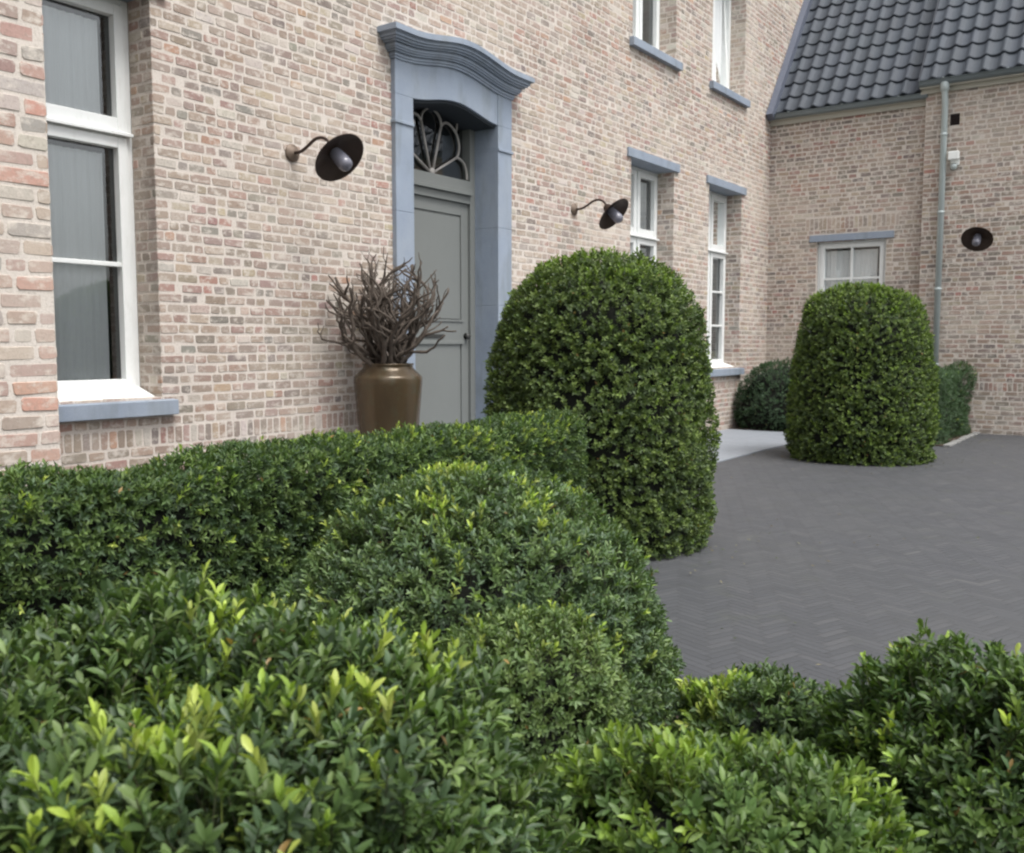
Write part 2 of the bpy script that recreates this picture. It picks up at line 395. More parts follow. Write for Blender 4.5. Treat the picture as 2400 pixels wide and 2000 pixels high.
AWIN = (.72, 1.68, 1.45, 2.635)
mb = MB()
backing(mb, T_annex, 0, 2.3, -.1, 4.5, [AWIN], thick=.3)
brickwork(mb, T_annex, 0.0, 2.18, 4.42, [AWIN], specials=[(.55, 1.84, 2.80, 2.97)], pal=PALA)
def T_arev(u, w_, z): return (XC + u, -AWIN[1] + w_, z)
brickwork(mb, T_arev, 0, .14, AWIN[3], zstart=AWIN[2], pr0=.002)
mb.build('annex_wall', [M['mortar'], M['brick']], house, fixn=False)
mb = MB()
VENT = (2.46, 2.58, 4.02, 4.17)
backing(mb, T_right, -YR, 6.4, -.1, 4.6, [VENT], thick=.3)
brickwork(mb, T_right, -YR, 6.4, 4.5, [VENT], pal=PALA)
def T_rside(u, w_, z): return (XR + u, YR + w_, z)
brickwork(mb, T_rside, 0, .14, 4.5)
mb.build('wing_wall', [M['mortar'], M['brick']], house, fixn=False)
mb = MB()
mb.box(T_right, VENT[0] + .002, VENT[1] - .002, -.06, -.05, VENT[2] + .002, VENT[3] - .002)
for k in range(5): mb.box(T_right, VENT[0] + .004, VENT[1] - .004, -.05, -.012, VENT[2] + .012 + k * .028, VENT[2] + .022 + k * .028)
mb.build('air_vent', M['grille'], house)

# ------------------------------------------------------------------ windows
def make_window(T, rect, rec, bars, lintel=(.1, .125), sill=True, transom=2.44, stile=.062, twin=True, tilt=False, louvre=False, label=None, name='window'):
    a, b, c, d = rect; f = .055; D0 = -rec; D1 = -rec - .075
    m = MB()
    m.box(T, a + .003, a + f, D1, D0, c, d - .002); m.box(T, b - f, b - .003, D1, D0, c, d - .002)
    m.box(T, a + f, b - f, D1, D0 - .002, d - f, d - .002); m.box(T, a + f, b - f, D1, D0 - .002, c, c + f)
    zt = transom
    if zt: m.box(T, a + f, b - f, D1, D0 - .003, zt - .035, zt + .02)
    mid = (a + b) / 2
    if twin: m.box(T, mid - .03, mid + .03, D1, D0 - .004, c + f, d - f)
    wo_ = m.build(name, M['white'], house, bevel=.003)
    if label: wo_['label'] = label
    cells_u = [(a + f, mid - .03), (mid + .03, b - f)] if twin else [(a + f, b - f)]
    cells_z = [(c + f, zt - .035, False), (zt + .02, d - f, True)] if zt else [(c + f, d - f, True)]
    P = D0 + .014; Q = D0 - .045; G = D0 - .038
    for (u0, u1) in cells_u:
        for (z0, z1, top) in cells_z:
            s = MB(); u0_, u1_, z0_, z1_ = u0 - .012, u1 + .012, z0 - .012, z1 + .012
            br = .085 if (top and zt) else .065
            tt = (lambda u, w_, z: T(u, w_, z))
            if tilt and u0 > mid - .1 and top:
                ang = R(3.5)
                def tt(u, w_, z, z0_=z0_): return T(u, D0 + (w_ - D0) * 1.0 - math.sin(ang) * (z - z0_) , z0_ + (z - z0_) * math.cos(ang))
            s.box(tt, u0_, u0_ + stile, Q, P, z0_, z1_); s.box(tt, u1_ - stile, u1_, Q, P, z0_, z1_)
            s.box(tt, u0_ + stile, u1_ - stile, Q, P - .001, z0_, z0_ + br); s.box(tt, u0_ + stile, u1_ - stile, Q, P - .001, z1_ - stile, z1_)
            if bars and not top:
                for k in range(1, bars + 1):
                    zb = z0_ + br + (z1_ - stile - z0_ - br) * k / (bars + 1); s.box(tt, u0_ + stile, u1_ - stile, G + .001, P - .006, zb - .014, zb + .014)
            s.build('sash', M['white'], wo_, bevel=.004)
            gm = MB(); gm.add([tt(u0_ + stile - .005, G, z0_ + br - .005), tt(u1_ - stile + .005, G, z0_ + br - .005), tt(u1_ - stile + .005, G, z1_ - stile + .005), tt(u0_ + stile - .005, G, z1_ - stile + .005)], [(0, 1, 2, 3)])
            gm.build('pane', M['glass'], wo_)
            bl = MB()
            if louvre:
                z = z0_ + br
                while z < z1_ - stile:
                    bl.add([T(u0_ + stile - .02, G - .04, z), T(u1_ - stile + .02, G - .04, z), T(u1_ - stile + .02, G - .012, z + .026), T(u0_ + stile - .02, G - .012, z + .026)], [(0, 1, 2, 3)]); z += .034
                bl.build('blind', M['louvre'], wo_)
            else:
                u = u0_ + stile - .02; k = 0; P_ = []
                while u < u1_ - stile - .045:
                    P_.append((u, G - (.045 if a < 5 else .02) - .004 * math.sin(k * 1.3) - .004 * math.sin(k * .45))); u += .011; k += 1
                zt0, zt1 = z0_ + br - .03, z1_ - stile - .03
                vs = [T(p[0], p[1], z) for z in (zt0, zt1) for p in P_]; n_ = len(P_)
                bl.add(vs, [(i, i + 1, n_ + i + 1, n_ + i) for i in range(n_ - 1)], 0, None, True)
                bl.build('curtain', M['blind'], wo_, fixn=False)
    Rb = -rec - .30 if rec > .1 else -.34
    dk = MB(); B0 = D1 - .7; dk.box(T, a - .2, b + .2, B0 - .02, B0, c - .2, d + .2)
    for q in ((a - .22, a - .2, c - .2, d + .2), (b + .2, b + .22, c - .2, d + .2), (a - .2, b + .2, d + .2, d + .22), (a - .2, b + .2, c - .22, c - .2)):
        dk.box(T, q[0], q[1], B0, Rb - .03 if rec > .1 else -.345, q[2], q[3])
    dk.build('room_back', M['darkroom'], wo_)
    if zt:
        dr = MB()
        dr.add([T(a + .02, D0 - .005, zt + .022), T(b - .02, D0 - .005, zt + .022), T(b - .02, D0 + .045, zt + .004), T(a + .02, D0 + .045, zt + .004),
                T(a + .02, D0 - .005, zt - .012), T(b - .02, D0 - .005, zt - .012), T(b - .02, D0 + .045, zt - .012), T(a + .02, D0 + .045, zt - .012)],
               [(0, 1, 2, 3), (3, 2, 6, 7), (7, 6, 5, 4), (0, 3, 7, 4), (1, 5, 6, 2)])
        dr.build('drip_rail', M['white'], wo_)
    if sill:
        sb = MB(); x = .012
        sb.add([T(a + x, D0, c + .06), T(b - x, D0, c + .06), T(b - x, D0 + .16, c + .005), T(a + x, D0 + .16, c + .005), T(a + x, D0, c - .004), T(b - x, D0, c - .004), T(b - x, D0 + .16, c - .014), T(a + x, D0 + .16, c - .014)],
               [(0, 1, 2, 3), (3, 2, 6, 7), (7, 6, 5, 4), (0, 3, 7, 4), (1, 5, 6, 2)])
        sb.build('sill_board', M['white'], wo_, bevel=.002)
        ss = MB(); s0, s1 = a - .07, b + .075
        ss.add([T(s0, D0, c + .004), T(s1, D0, c + .004), T(s1, .06, c - .018), T(s0, .06, c - .018), T(s0, D0, c - .11), T(s1, D0, c - .11), T(s1, .06, c - .108), T(s0, .06, c - .108)],
               [(0, 1, 2, 3), (3, 2, 6, 7), (7, 6, 5, 4), (0, 3, 7, 4), (1, 5, 6, 2), (0, 4, 5, 1)])
        ss.build('stone_sill', M['stone'], wo_, bevel=.004)
    if lintel:
        ll = MB(); ll.box(T, a - lintel[0], b + lintel[0], -rec - .06, .03, d - .001, d + lintel[1] * .78)
        ll.build('lintel', M['stone'], wo_, bevel=.004)
    return wo_
make_window(T_main, WIN['a'], REC, 1, label='tall white window beside the bay wall')
make_window(T_main, WIN['b'], REC, 2, label='ground floor window behind the big clipped bush')
make_window(T_main, WIN['c'], REC, 2, louvre=True, label='ground floor window nearest the annex')
make_window(T_main, WIN['d'], REC, 2, transom=None, louvre=True, label='upstairs window')
make_window(T_main, WIN['e'], REC, 2, transom=None, tilt=True, label='upstairs window tilted open')
wa = make_window(T_annex, AWIN, .07, 1, transom=None, twin=False, sill=True, lintel=(.1, .12), stile=.055, label='small four pane window of the annex')
gb = MB(); um = (AWIN[0] + AWIN[1]) / 2
gb.box(T_annex, um - .015, um + .015, -.105, -.066, AWIN[2] + .1, AWIN[3] - .1)
for zb in (2.105, 1.78): gb.box(T_annex, AWIN[0] + .1, AWIN[1] - .1, -.105, -.067, zb - .014, zb + .014)
gb.build('glazing_bar', M['white'], wa)

# ------------------------------------------------------------------ door surround with ogee cornice
CX = 6.41
def bump_(u, hw): 
    t = abs(u - CX) / hw
    return 0 if t >= 1 else .5 + .5 * math.cos(math.pi * t)
def strip(m, x0, x1, y0, y1, zlo, zhi, n=40):
    """a slab whose lower / upper edges follow functions of x, from depth y0 (front) to y1"""
    vs = []; 
    for i in range(n + 1):
        x = x0 + (x1 - x0) * i / n
        vs += [(x, y0, zlo(x)), (x, y0, zhi(x)), (x, y1, zhi(x)), (x, y1, zlo(x))]
    fs = []
    for i in range(n):
        b = i * 4; fs += [(b, b + 4, b + 5, b + 1), (b + 1, b + 5, b + 6, b + 2), (b + 2, b + 6, b + 7, b + 3), (b + 3, b + 7, b + 4, b)]
    fs += [(0, 1, 2, 3), (n * 4 + 3, n * 4 + 2, n * 4 + 1, n * 4)]
    m.add(vs, fs)
arch = lambda x: 3.105 + .085 * bump_(x, .62)
ctop = lambda x: 3.365 + .085 * bump_(x, .72)
m = MB(); FY = -.045
for (a, b) in ((5.63, 5.84), (6.98, 7.19)):
    for z0_, z1_ in ((0, .78), (.783, 1.52), (1.523, 2.21), (2.213, 2.883)): m.box(T_main, a, b, -.24, -FY, z0_, z1_)
    m.box(T_main, a + .002, b - .002, -.238, -FY - .003, .1, 2.8); m.box(T_main, a, b, -.24, -FY, 2.907, 3.105)
    m.box(T_main, a - (.012 if a < 6 else 0), b + (.012 if a > 6 else 0), -.235, -FY + .012, 2.883, 2.907)
    m.box(T_main, a - .015, b + .015, -.23, -FY + .02, 0, .22)
strip(m, 5.84, 6.98, FY + .006, .24, arch, lambda x: ctop(x) + .02)
for (a, b) in ((5.63, 5.84), (6.98, 7.19)): strip(m, a, b, FY, .24, lambda x: 3.105, lambda x: ctop(x) + .02, 8)
surr = m.build('door_surround', M['stone'], house, bevel=.003)
m = MB(); strip(m, 5.842, 6.978, FY + .035, .31, lambda x: arch(x) - .022, lambda x: arch(x) - .0015)  # near-black strip added along the arch underside, back to the door frame
m.box(T_main, 5.70, 7.12, -.345, -.242, 3.192, 3.30); m.build('soffit_strip', simple('dark_soffit', lin(44, 50, 56), .8, bump=0), surr)
m = MB()
layers = [(.012, .000, .018), (.022, .018, .030), (.018, .030, .044), (.040, .044, .058), (.054, .058, .072), (.064, .072, .088), (.060, .088, .100), (.085, .100, .114),
          (.105, .114, .130), (.120, .130, .150), (.128, .150, .160), (.150, .160, .198), (.138, .198, .208)]
for (p, z0, z1) in layers:
    strip(m, 5.63 - p, 7.19 + p, FY - p, .0, lambda x, z0=z0: ctop(x) + z0, lambda x, z1=z1: ctop(x) + z1 - .0005, 48)
m.build('cornice', M['stone'], surr)

# ------------------------------------------------------------------ entrance door
m = MB(); DY = .215
m.box(T_main, 5.84, 5.91, -DY - .09, -DY, .04, 3.2); m.box(T_main, 6.91, 6.98, -DY - .09, -DY, .04, 3.2)
for (z0, z1, p) in ((2.43, 2.50, 0), (2.50, 2.53, .03), (2.53, 2.56, .02), (2.56, 2.63, .008)): m.box(T_main, 5.91, 6.91, -DY - .09, -DY + p, z0, z1 - .001)
leafd = MB()
L0, L1 = 5.912, 6.908; Yd = -DY - .03
leafd.box(T_main, L0, L1, Yd - .05, Yd - .012, .05, 2.428)
fr_ = [(L0, L0 + .1, .05, 2.428), (L1 - .1, L1, .05, 2.428), (L0 + .1, L1 - .1, 2.32, 2.428), (L0 + .1, L1 - .1, 1.20, 1.38), (L0 + .1, L1 - .1, .05, .2)]
for (a, b, c, d) in fr_: leafd.box(T_main, a, b, Yd - .013, Yd + .002, c, d)
for (z0, z1) in ((1.40, 2.30), (.22, 1.18)):
    for e, p in ((.0, .006), (.03, -.004)):
        leafd.box(T_main, L0 + .12 + e, L1 - .12 - e, Yd - .014, Yd - .006 + p, z0 + e, z1 - e)
leafd.box(T_main, L0 + .08, L1 - .08, Yd, Yd + .016, 1.175, 1.205); leafd.box(T_main, L0 + .08, L1 - .08, Yd, Yd + .012, 1.375, 1.392)
door = leafd.build('entrance_door', M['door'], house, bevel=.003)
m.build('door_frame', M['door'], door, bevel=.003)
m = MB(); m.box(T_main, 6.29, 6.55, Yd + .002, Yd + .012, 1.232, 1.262); m.build('letter_slot', M['doordark'], door, bevel=.002)
m = MB(); m.lathe([(.0, .045), (.02, .045), (.027, .03), (.02, .012), (.012, 0), (.03, 0)][::-1], (6.865, -(Yd + .002), 1.245), (0, -1, 0), 16); m.build('door_knob', M['doordark'], door)
m = MB(); m.box(T_main, 5.80, 7.02, -.22, .0, -.02, .048); m.build('door_step', M['stone'], house, bevel=.004)
# fanlight: glass and petal tracery radiating from the foot
m = MB(); m.add([T_main(5.85, -DY - .06, 2.6), T_main(6.97, -DY - .06, 2.6), T_main(6.97, -DY - .06, 3.26), T_main(5.85, -DY - .06, 3.26)], [(0, 1, 2, 3)]); m.build('fanlight_glass', M['fanglass'], door)
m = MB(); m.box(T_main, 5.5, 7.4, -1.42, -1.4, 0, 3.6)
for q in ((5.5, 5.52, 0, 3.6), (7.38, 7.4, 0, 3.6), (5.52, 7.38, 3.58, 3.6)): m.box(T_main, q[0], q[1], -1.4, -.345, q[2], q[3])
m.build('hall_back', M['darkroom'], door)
m = MB(); c0 = Vector((6.41, DY + .035, 2.645))
def P2(x, z): return Vector((6.41 + x, DY + .035, 2.645 + z))
def curve(pts, k=5):
    out = []
    for i in range(len(pts) - 1):
        p0, p1, p2, p3 = pts[max(i - 1, 0)], pts[i], pts[i + 1], pts[min(i + 2, len(pts) - 1)]
        for q in range(k):
            t = q / k; out.append(tuple(.5 * (2 * p1[c] + (p2[c] - p0[c]) * t + (2 * p0[c] - 5 * p1[c] + 4 * p2[c] - p3[c]) * t * t + (3 * p1[c] - p0[c] - 3 * p2[c] + p3[c]) * t ** 3) for c in (0, 1)))
    return out + [pts[-1]]
m.tube([P2(x, z) for x, z in curve([(-.133, .41), (-.118, .472), (-.065, .52), (0, .537), (.065, .52), (.118, .472), (.133, .41)])], .012, 6)
for sx in (1, -1):
    m.tube([P2(sx * .012, .0), P2(sx * .133, .41)], .012, 6); m.tube([P2(sx * .02, .0), P2(sx * .352, .18)], .012, 6)
    for c_ in ([(.133, .41), (.175, .445), (.235, .45), (.302, .419), (.355, .366), (.382, .29), (.375, .225), (.352, .18)],
               [(.352, .18), (.435, .153), (.48, .092), (.493, 0)], [(.335, .39), (.352, .45), (.36, .54)]):
        m.tube([P2(sx * x, z) for x, z in curve(c_)], .012, 6)
m.lathe([(0, .016), (.03, .014), (.034, 0), (.034, -.02)], c0 + Vector((0, -.004, .005)), (0, -1, 0), 16)
m.build('fanlight_tracery', M['tracery'], door)

# ------------------------------------------------------------------ roofs
SL = R(53)
def pantiles(x0, z0, y0, y1, rows, name, par):
    """tiled slope rising toward +X from eave (x0,z0), running in Y from y0 down to y1"""
    m = MB(); W = .2; L = .285; n = 10; cs, sn = math.cos(SL), math.sin(SL)
    def prof(t):
        t = t % 1.0
        return .012 * math.cos(2 * math.pi * (t - .5)) * 0 + (.034 * math.sin(math.pi * (t - .55) / .45) ** 1.2 if t > .55 else -.010 * math.sin(math.pi * t / .55))
    nt_ = int(round((y0 - y1) / W))
    for r in range(rows):
        for k in range(nt_):
            jit = random.uniform(-.003, .003); tl = random.uniform(-.004, .004)
            kk = random.uniform(.85, 1.18); c = [x * kk * random.uniform(.98, 1.02) for x in lin(50, 56, 64)[:3]]; vs = []; ext = .035
            for (s, lift) in ((-.0, .0), (-.0, .021), (.03, .021), (L + ext, .0)):
                for i in range(n + 1):
                    t = i / n; u = t * (W + .012)
                    h = prof(min(t * (W + .012) / W, .9999) if i < n else 0.02) + lift + jit + tl * t + (.004 if i == n else 0)
                    if i == n: h = -.002 + lift + jit
                    d = r * L + s; xx = x0 + d * cs - h * sn; zz = z0 + d * sn + h * cs
                    vs.append((xx, y0 - (k * W + u), zz))
            fs = [(a * (n + 1) + i, a * (n + 1) + i + 1, (a + 1) * (n + 1) + i + 1, (a + 1) * (n + 1) + i) for a in range(3) for i in range(n)]
            m.add(vs, fs, 0, c, False)
            m.sm[-2 * n:] = [True] * (2 * n)
    # boarding under the tiles
    D = rows * L
    m.add([(x0 + .06, y0, z0 - .03), (x0 + .06, y1, z0 - .03), (x0 + .06 + D * cs, y1, z0 - .03 + D * sn), (x0 + .06 + D * cs, y0, z0 - .03 + D * sn)], [(0, 1, 2, 3)], 0, lin(40, 42, 46)[:3])
    return m.build(name, M['roof'], par, fixn=False)
roof1 = pantiles(XC - .10, 4.50, -.10, -2.30, 14, 'annex_roof', house)
roof2 = pantiles(XR - .16, 4.60, YR + .05, YR + .05 - 4.4, 14, 'wing_roof', house)
m = MB()       # lead flashing up the wall along the roof verge
cs, sn = math.cos(SL), math.sin(SL)
def sl(x0, z0, d, h): return (x0 + d * cs - h * sn, z0 + d * sn + h * cs)
q = [sl(XC - .16, 4.40, d, h) for d, h in ((0, .0), (4.2, .0), (4.2, .12), (0, .12))]
m.add([(a, -.012, b) for a, b in q] + [(a, -.11, b) for a, b in q], [(0, 1, 2, 3), (0, 4, 5, 1), (4, 7, 6, 5), (3, 2, 6, 7), (0, 3, 7, 4)])
m.build('lead_flashing', M['lead'], roof1)
m = MB()       # step flashing between the two roofs
q = [sl(XR - .13, 4.55, d, h) for d, h in ((0, -.12), (4.2, -.12), (4.2, .085), (0, .085))]
m.add([(a, YR + .052, b) for a, b in q] + [(a, YR + .066, b) for a, b in q], [(0, 1, 2, 3), (4, 7, 6, 5), (0, 4, 5, 1), (3, 2, 6, 7), (0, 3, 7, 4)])
m.build('roof_end_board', simple('dark_board', lin(46, 50, 58), .6, bump=0), roof2)
def gutter(x, z, y0, y1, par, r=.062):
    m = MB(); n = 10; vs = []; 
    prof = [(x - r * math.cos(math.pi * k / n) , z - r * math.sin(math.pi * k / n) * 1.05) for k in range(n + 1)]
    prof = [(x - r - .012, z + .004), (x - r - .012, z - .008)] + prof
    for y in (y0, y1): vs += [(a, y, b) for a, b in prof]
    N = len(prof); m.add(vs, [(i, i + 1, N + i + 1, N + i) for i in range(N - 1)], 0, None, True)
    m.add([(a, y0, b) for a, b in prof[2:]], [tuple(range(n + 1))]); m.add([(a, y1, b) for a, b in prof[2:]], [tuple(range(n + 1))])
    g_ = m.build('gutter', M['zinc'], par, fixn=False)
    y = y0 - .3
    while y > y1:
        b = MB(); b.box(lambda u, w_, zz: (x - w_, -u, zz), -y - .012, -y + .012, -r, r + .022, z + .003, z + .009); y -= .75
        b.build('gutter_bracket', M['pipe'], g_)
    return g_
gutter(XC - .115, 4.475, -.02, YR - .02, house)
gutter(XR - .13, 4.595, YR + .06, YR - 4.3, house)
m = MB(); m.box(T_annex, .0, -YR - .005, .004, .045, 4.345, 4.47); m.box(T_annex, .0, -YR - .005, .004, .11, 4.405, 4.425)
m.build('fascia', M['fascia'], house)
m = MB(); m.box(T_right, -YR - .06, 6.3, .004, .05, 4.46, 4.58); m.box(T_right, -YR - .06, 6.3, .004, .13, 4.515, 4.535)
m.build('fascia', M['fascia'], house)
m = MB(); py = 2.41; 
m.tube([(XR - .13, -py, 4.55), (XR - .13, -py, 4.44), (XR - .075, -py, 4.30), (XR - .075, -py, 0.0)], .04, 14)
for z in (.9, 1.9, 2.9, 3.9): m.lathe([(.041, -.02), (.045, -.018), (.045, .018), (.041, .02)], (XR - .075, -py, z), (0, 0, 1), 14)
m.lathe([(.042, -.06), (.055, -.05), (.058, .05), (.05, .06)], (XR - .13, -py, 4.50), (0, 0, 1), 14)
dp = m.build('downpipe', M['pipe'], house)

# ------------------------------------------------------------------ wall lamps
def wall_lamp(T, u, z, label):
    """swan neck lamp: rosette on the wall, arm, conical shade facing out and down"""
    base = Vector(T(u, 0, z)); n = (Vector(T(u, 1, z)) - base).normalized(); up = Vector((0, 0, 1))
    root = thing('wall_lamp', base, label, 'lamp', 'bronze swan neck wall lamps')
    def P(o, h): return base + n * o + up * h
    m = MB(); m.lathe([(0, .03), (.02, .03), (.032, .022), (.048, .014), (.06, .008), (.062, 0.0)], base + n * .006, n, 24); m.build('rosette', M['rosette'], root)
    m = MB(); ctrl = [(.02, .0), (.09, .0), (.16, .028), (.225, .062), (.29, .070), (.35, .045), (.38, .0)]
    pts = []
    for i in range(len(ctrl) - 1):
        p0, p1, p2, p3 = ctrl[max(i - 1, 0)], ctrl[i], ctrl[i + 1], ctrl[min(i + 2, len(ctrl) - 1)]
        for k in range(6):
            t = k / 6; f_ = lambda a, b, c, d: .5 * (2 * b + (c - a) * t + (2 * a - 5 * b + 4 * c - d) * t * t + (3 * b - a - 3 * c + d) * t ** 3)
            pts.append(P(f_(p0[0], p1[0], p2[0], p3[0]), f_(p0[1], p1[1], p2[1], p3[1])))
    pts.append(P(*ctrl[-1])); m.tube(pts, .011, 10); m.build('arm', M['bronze'], root)
    ax = (n * .74 - up * .67).normalized(); c = P(.385, -.012)
    m = MB(); m.lathe([(.004, -.025), (.03, -.022), (.042, -.005), (.044, .03), (.06, .04), (.12, .068), (.178, .098), (.186, .101), (.186, .107), (.176, .104), (.118, .076), (.055, .048), (.0, .046)], c, ax, 40)
    shade = m.build('lamp_shade', M['bronze'], root)
    m = MB(); m.lathe([(.042, .048), (.046, .07), (.05, .12), (.05, .17), (.044, .195), (.028, .21), (0, .214)], c, ax, 24); m.build('glass_jar', M['jar'], root)
    return root
wall_lamp(T_main, 4.61, 2.49, 'bronze swan neck lamp on the brick wall left of the entrance door')
wall_lamp(T_main, 8.34, 2.53, 'bronze swan neck lamp on the brick wall right of the entrance door')
wall_lamp(T_right, 2.92, 2.57, 'bronze wall lamp seen face on, right of the downpipe')

fl = thing('floodlight', T_right(2.54, 0, 3.55), 'small white security light on the brick wall beside the downpipe', 'security light')
m = MB(); m.box(T_right, 2.49, 2.60, .004, .035, 3.50, 3.60); m.box(T_right, 2.52, 2.57, .035, .08, 3.52, 3.57); m.build('mount', M['plastic'], fl, bevel=.006)
m = MB(); m.box(T_right, 2.475, 2.61, .06, .13, 3.56, 3.67); m.build('lamp_head', M['plastic'], fl, bevel=.012)
m = MB(); m.lathe([(0, -.05), (.025, -.045), (.038, -.025), (.04, 0), (.035, .02), (0, .024)], T_right(2.545, .075, 3.485), (0, 0, 1), 18); m.build('sensor', M['pipe'], fl)

# ------------------------------------------------------------------ ground
def sheet(name, pts, z, mat, t=.0, label=None):
    m = MB(); n = len(pts)
    if t: 
        m.add([(x, y, z - t) for x, y in pts] + [(x, y, z) for x, y in pts], [tuple(range(n, 2 * n))] + [(i, (i + 1) % n, n + (i + 1) % n, n + i) for i in range(n)])
    else: m.add([(x, y, z) for x, y in pts], [tuple(range(n))])
    o = m.build(name, mat, bevel=(.004 if t else 0)); return tag(o, kind='structure')
sheet('ground', [(-120, -160), (160, -160), (160, 60), (-120, 60)], -.04, simple('distant_ground', lin(84, 92, 66), .95, 0, .4, .3, .3, 3))
sheet('driveway', [(-2, -30), (30, -30), (30, .0), (-2, .0)], 0, M['pavers'])
m = MB(); xa = 3.95
for i in range(11):
    for k in range(2):
        x0 = xa + i * .8; x1 = min(x0 + .796, 12.36); y0 = -1.37 + k * .662; y1 = y0 + .658
        if x1 > x0: m.box(lambda u, w_, z: (u, w_, z), x0, x1, y0, y1, -.02, .012)
tag(m.build('terrace', M['terrace'], bevel=.003), kind='structure')
def bed(name, pts, z=.022):
    sheet(name, pts, z, M['soil'])
bed('planting_bed', [(-2, -6.5), (1.4, -6.5), (2.2, -4.75), (2.9, -3.85), (3.2, -3.1), (3.9, -2.9), (3.92, -1.45), (3.92, -.004), (-2, -.004)], .008)
bed('corner_bed', [(12.42, -.5), (12.42, -.012), (13.84, -.012), (13.84, -2.9), (11.75, -2.9), (11.75, -2.1), (12.4, -2.0)], .010)
m = MB(); x = 11.7
while x < 14.0:
    L = random.uniform(.12, .2); 
    if random.random() < .85: m.box(lambda u, w_, z: (u, w_, z), x, x + L - .012, -2.98 + random.uniform(-.008, .008), -2.91, 0, .018 + random.uniform(0, .012))
    x += L
m.build('kerb_edging', M['kerb'], bevel=.006)['kind'] = 'structure'

# ------------------------------------------------------------------ foliage
class Noise3:
    def __init__(s, seed, scales, amps, n=6):
        r = np.random.default_rng(seed); s.k = []; s.a = []; s.p = []
        for sc_, am in zip(scales, amps):
            d = r.normal(size=(n, 3)); d /= np.linalg.norm(d, axis=1)[:, None]
            s.k.append(d * (2 * np.pi / sc_) * r.uniform(.7, 1.4, (n, 1))); s.a.append(am / math.sqrt(n) * 1.4); s.p.append(r.uniform(0, 6.28, n))
    def __call__(s, P):
        o = np.zeros(len(P))
        for k, a, p in zip(s.k, s.a, s.p): o += a * np.sin(P @ k.T + p).sum(1)
        return o
def norm(v): return v / np.maximum(np.linalg.norm(v, axis=1), 1e-9)[:, None]
# leaf templates: (x across, y along, z up), faces
LEAF_BIG = (np.array([(0, 0, 0), (-.30, .30, .05), (0, .30, -.02), (.30, .30, .05), (-.42, .62, .06), (0, .64, -.01), (.42, .62, .06), (-.24, .88, .0), (.24, .88, .0), (0, 1.0, -.06)], float),
            [(0, 2, 1), (0, 3, 2), (1, 2, 5, 4), (2, 3, 6, 5), (4, 5, 9, 7), (5, 6, 8, 9)])
LEAF_SMALL = (np.array([(0, 0, 0), (-.5, .5, .08), (0, .55, -.04), (.5, .5, .08), (0, 1.0, -.05)], float), [(0, 2, 1), (0, 3, 2), (1, 2, 4), (2, 3, 4)])
STEM = (np.array([(-.5, 0, 0), (.5, 0, 0), (.4, 1, 0), (-.4, 1, 0), (0, 0, .02), (0, 1, .015)], float), [(0, 1, 2, 3), (0, 4, 5, 3), (1, 4, 5, 2)])
def leaves_mesh(name, sets, mats, parent):
    """sets: list of (template, pos, dir, nrm, length, width, curl, colour)"""
    V = []; C = []; loops = []; starts = []; tot = []; base = 0; ls = 0
    o0 = np.array(origin_of(parent)) if parent else np.zeros(3)
    for (tpl, fs), P, D, N, L, W, curl, col in sets:
        n = len(P); D = norm(D); S = norm(np.cross(D, N)); N = np.cross(S, D)
        x, y, z = tpl[:, 0], tpl[:, 1], tpl[:, 2]
        bend = curl[:, None] * (y ** 2)[None, :]
        pts = P[:, None, :] + S[:, None, :] * (x[None, :] * W[:, None])[..., None] + D[:, None, :] * (y[None, :] * L[:, None])[..., None] \
            + N[:, None, :] * ((z[None, :] * L[:, None] + bend * L[:, None]))[..., None]
        V.append(pts.reshape(-1, 3) - o0); nv = len(tpl)
        C.append(np.repeat(col, nv, axis=0))
        off = base + np.arange(n) * nv
        for f in fs:
            fl_ = (off[:, None] + np.array(f)[None, :]); k = len(f)
            loops.append(fl_.ravel()); starts.append(ls + np.arange(n) * k); tot.append(np.full(n, k)); ls += n * k
        base += n * nv
    V = np.concatenate(V).astype(np.float32); C = np.concatenate(C).astype(np.float32)
    loops = np.concatenate(loops).astype(np.int32); starts = np.concatenate(starts).astype(np.int32); tot = np.concatenate(tot).astype(np.int32)
    me = bpy.data.meshes.new(name); me.vertices.add(len(V)); me.vertices.foreach_set('co', V.ravel())
    me.loops.add(len(loops)); me.loops.foreach_set('vertex_index', loops)
    me.polygons.add(len(starts)); me.polygons.foreach_set('loop_start', starts); me.polygons.foreach_set('loop_total', tot)
    at = me.color_attributes.new('tint', 'FLOAT_COLOR', 'POINT'); at.data.foreach_set('color', np.concatenate([C, np.ones((len(C), 1), np.float32)], 1).ravel())
    me.polygons.foreach_set('use_smooth', np.ones(len(starts), bool)); me.materials.append(mats); me.update(calc_edges=True); me.validate()
    o = bpy.data.objects.new(name, me); COL.objects.link(o)
    if parent: o.parent = parent
    return o

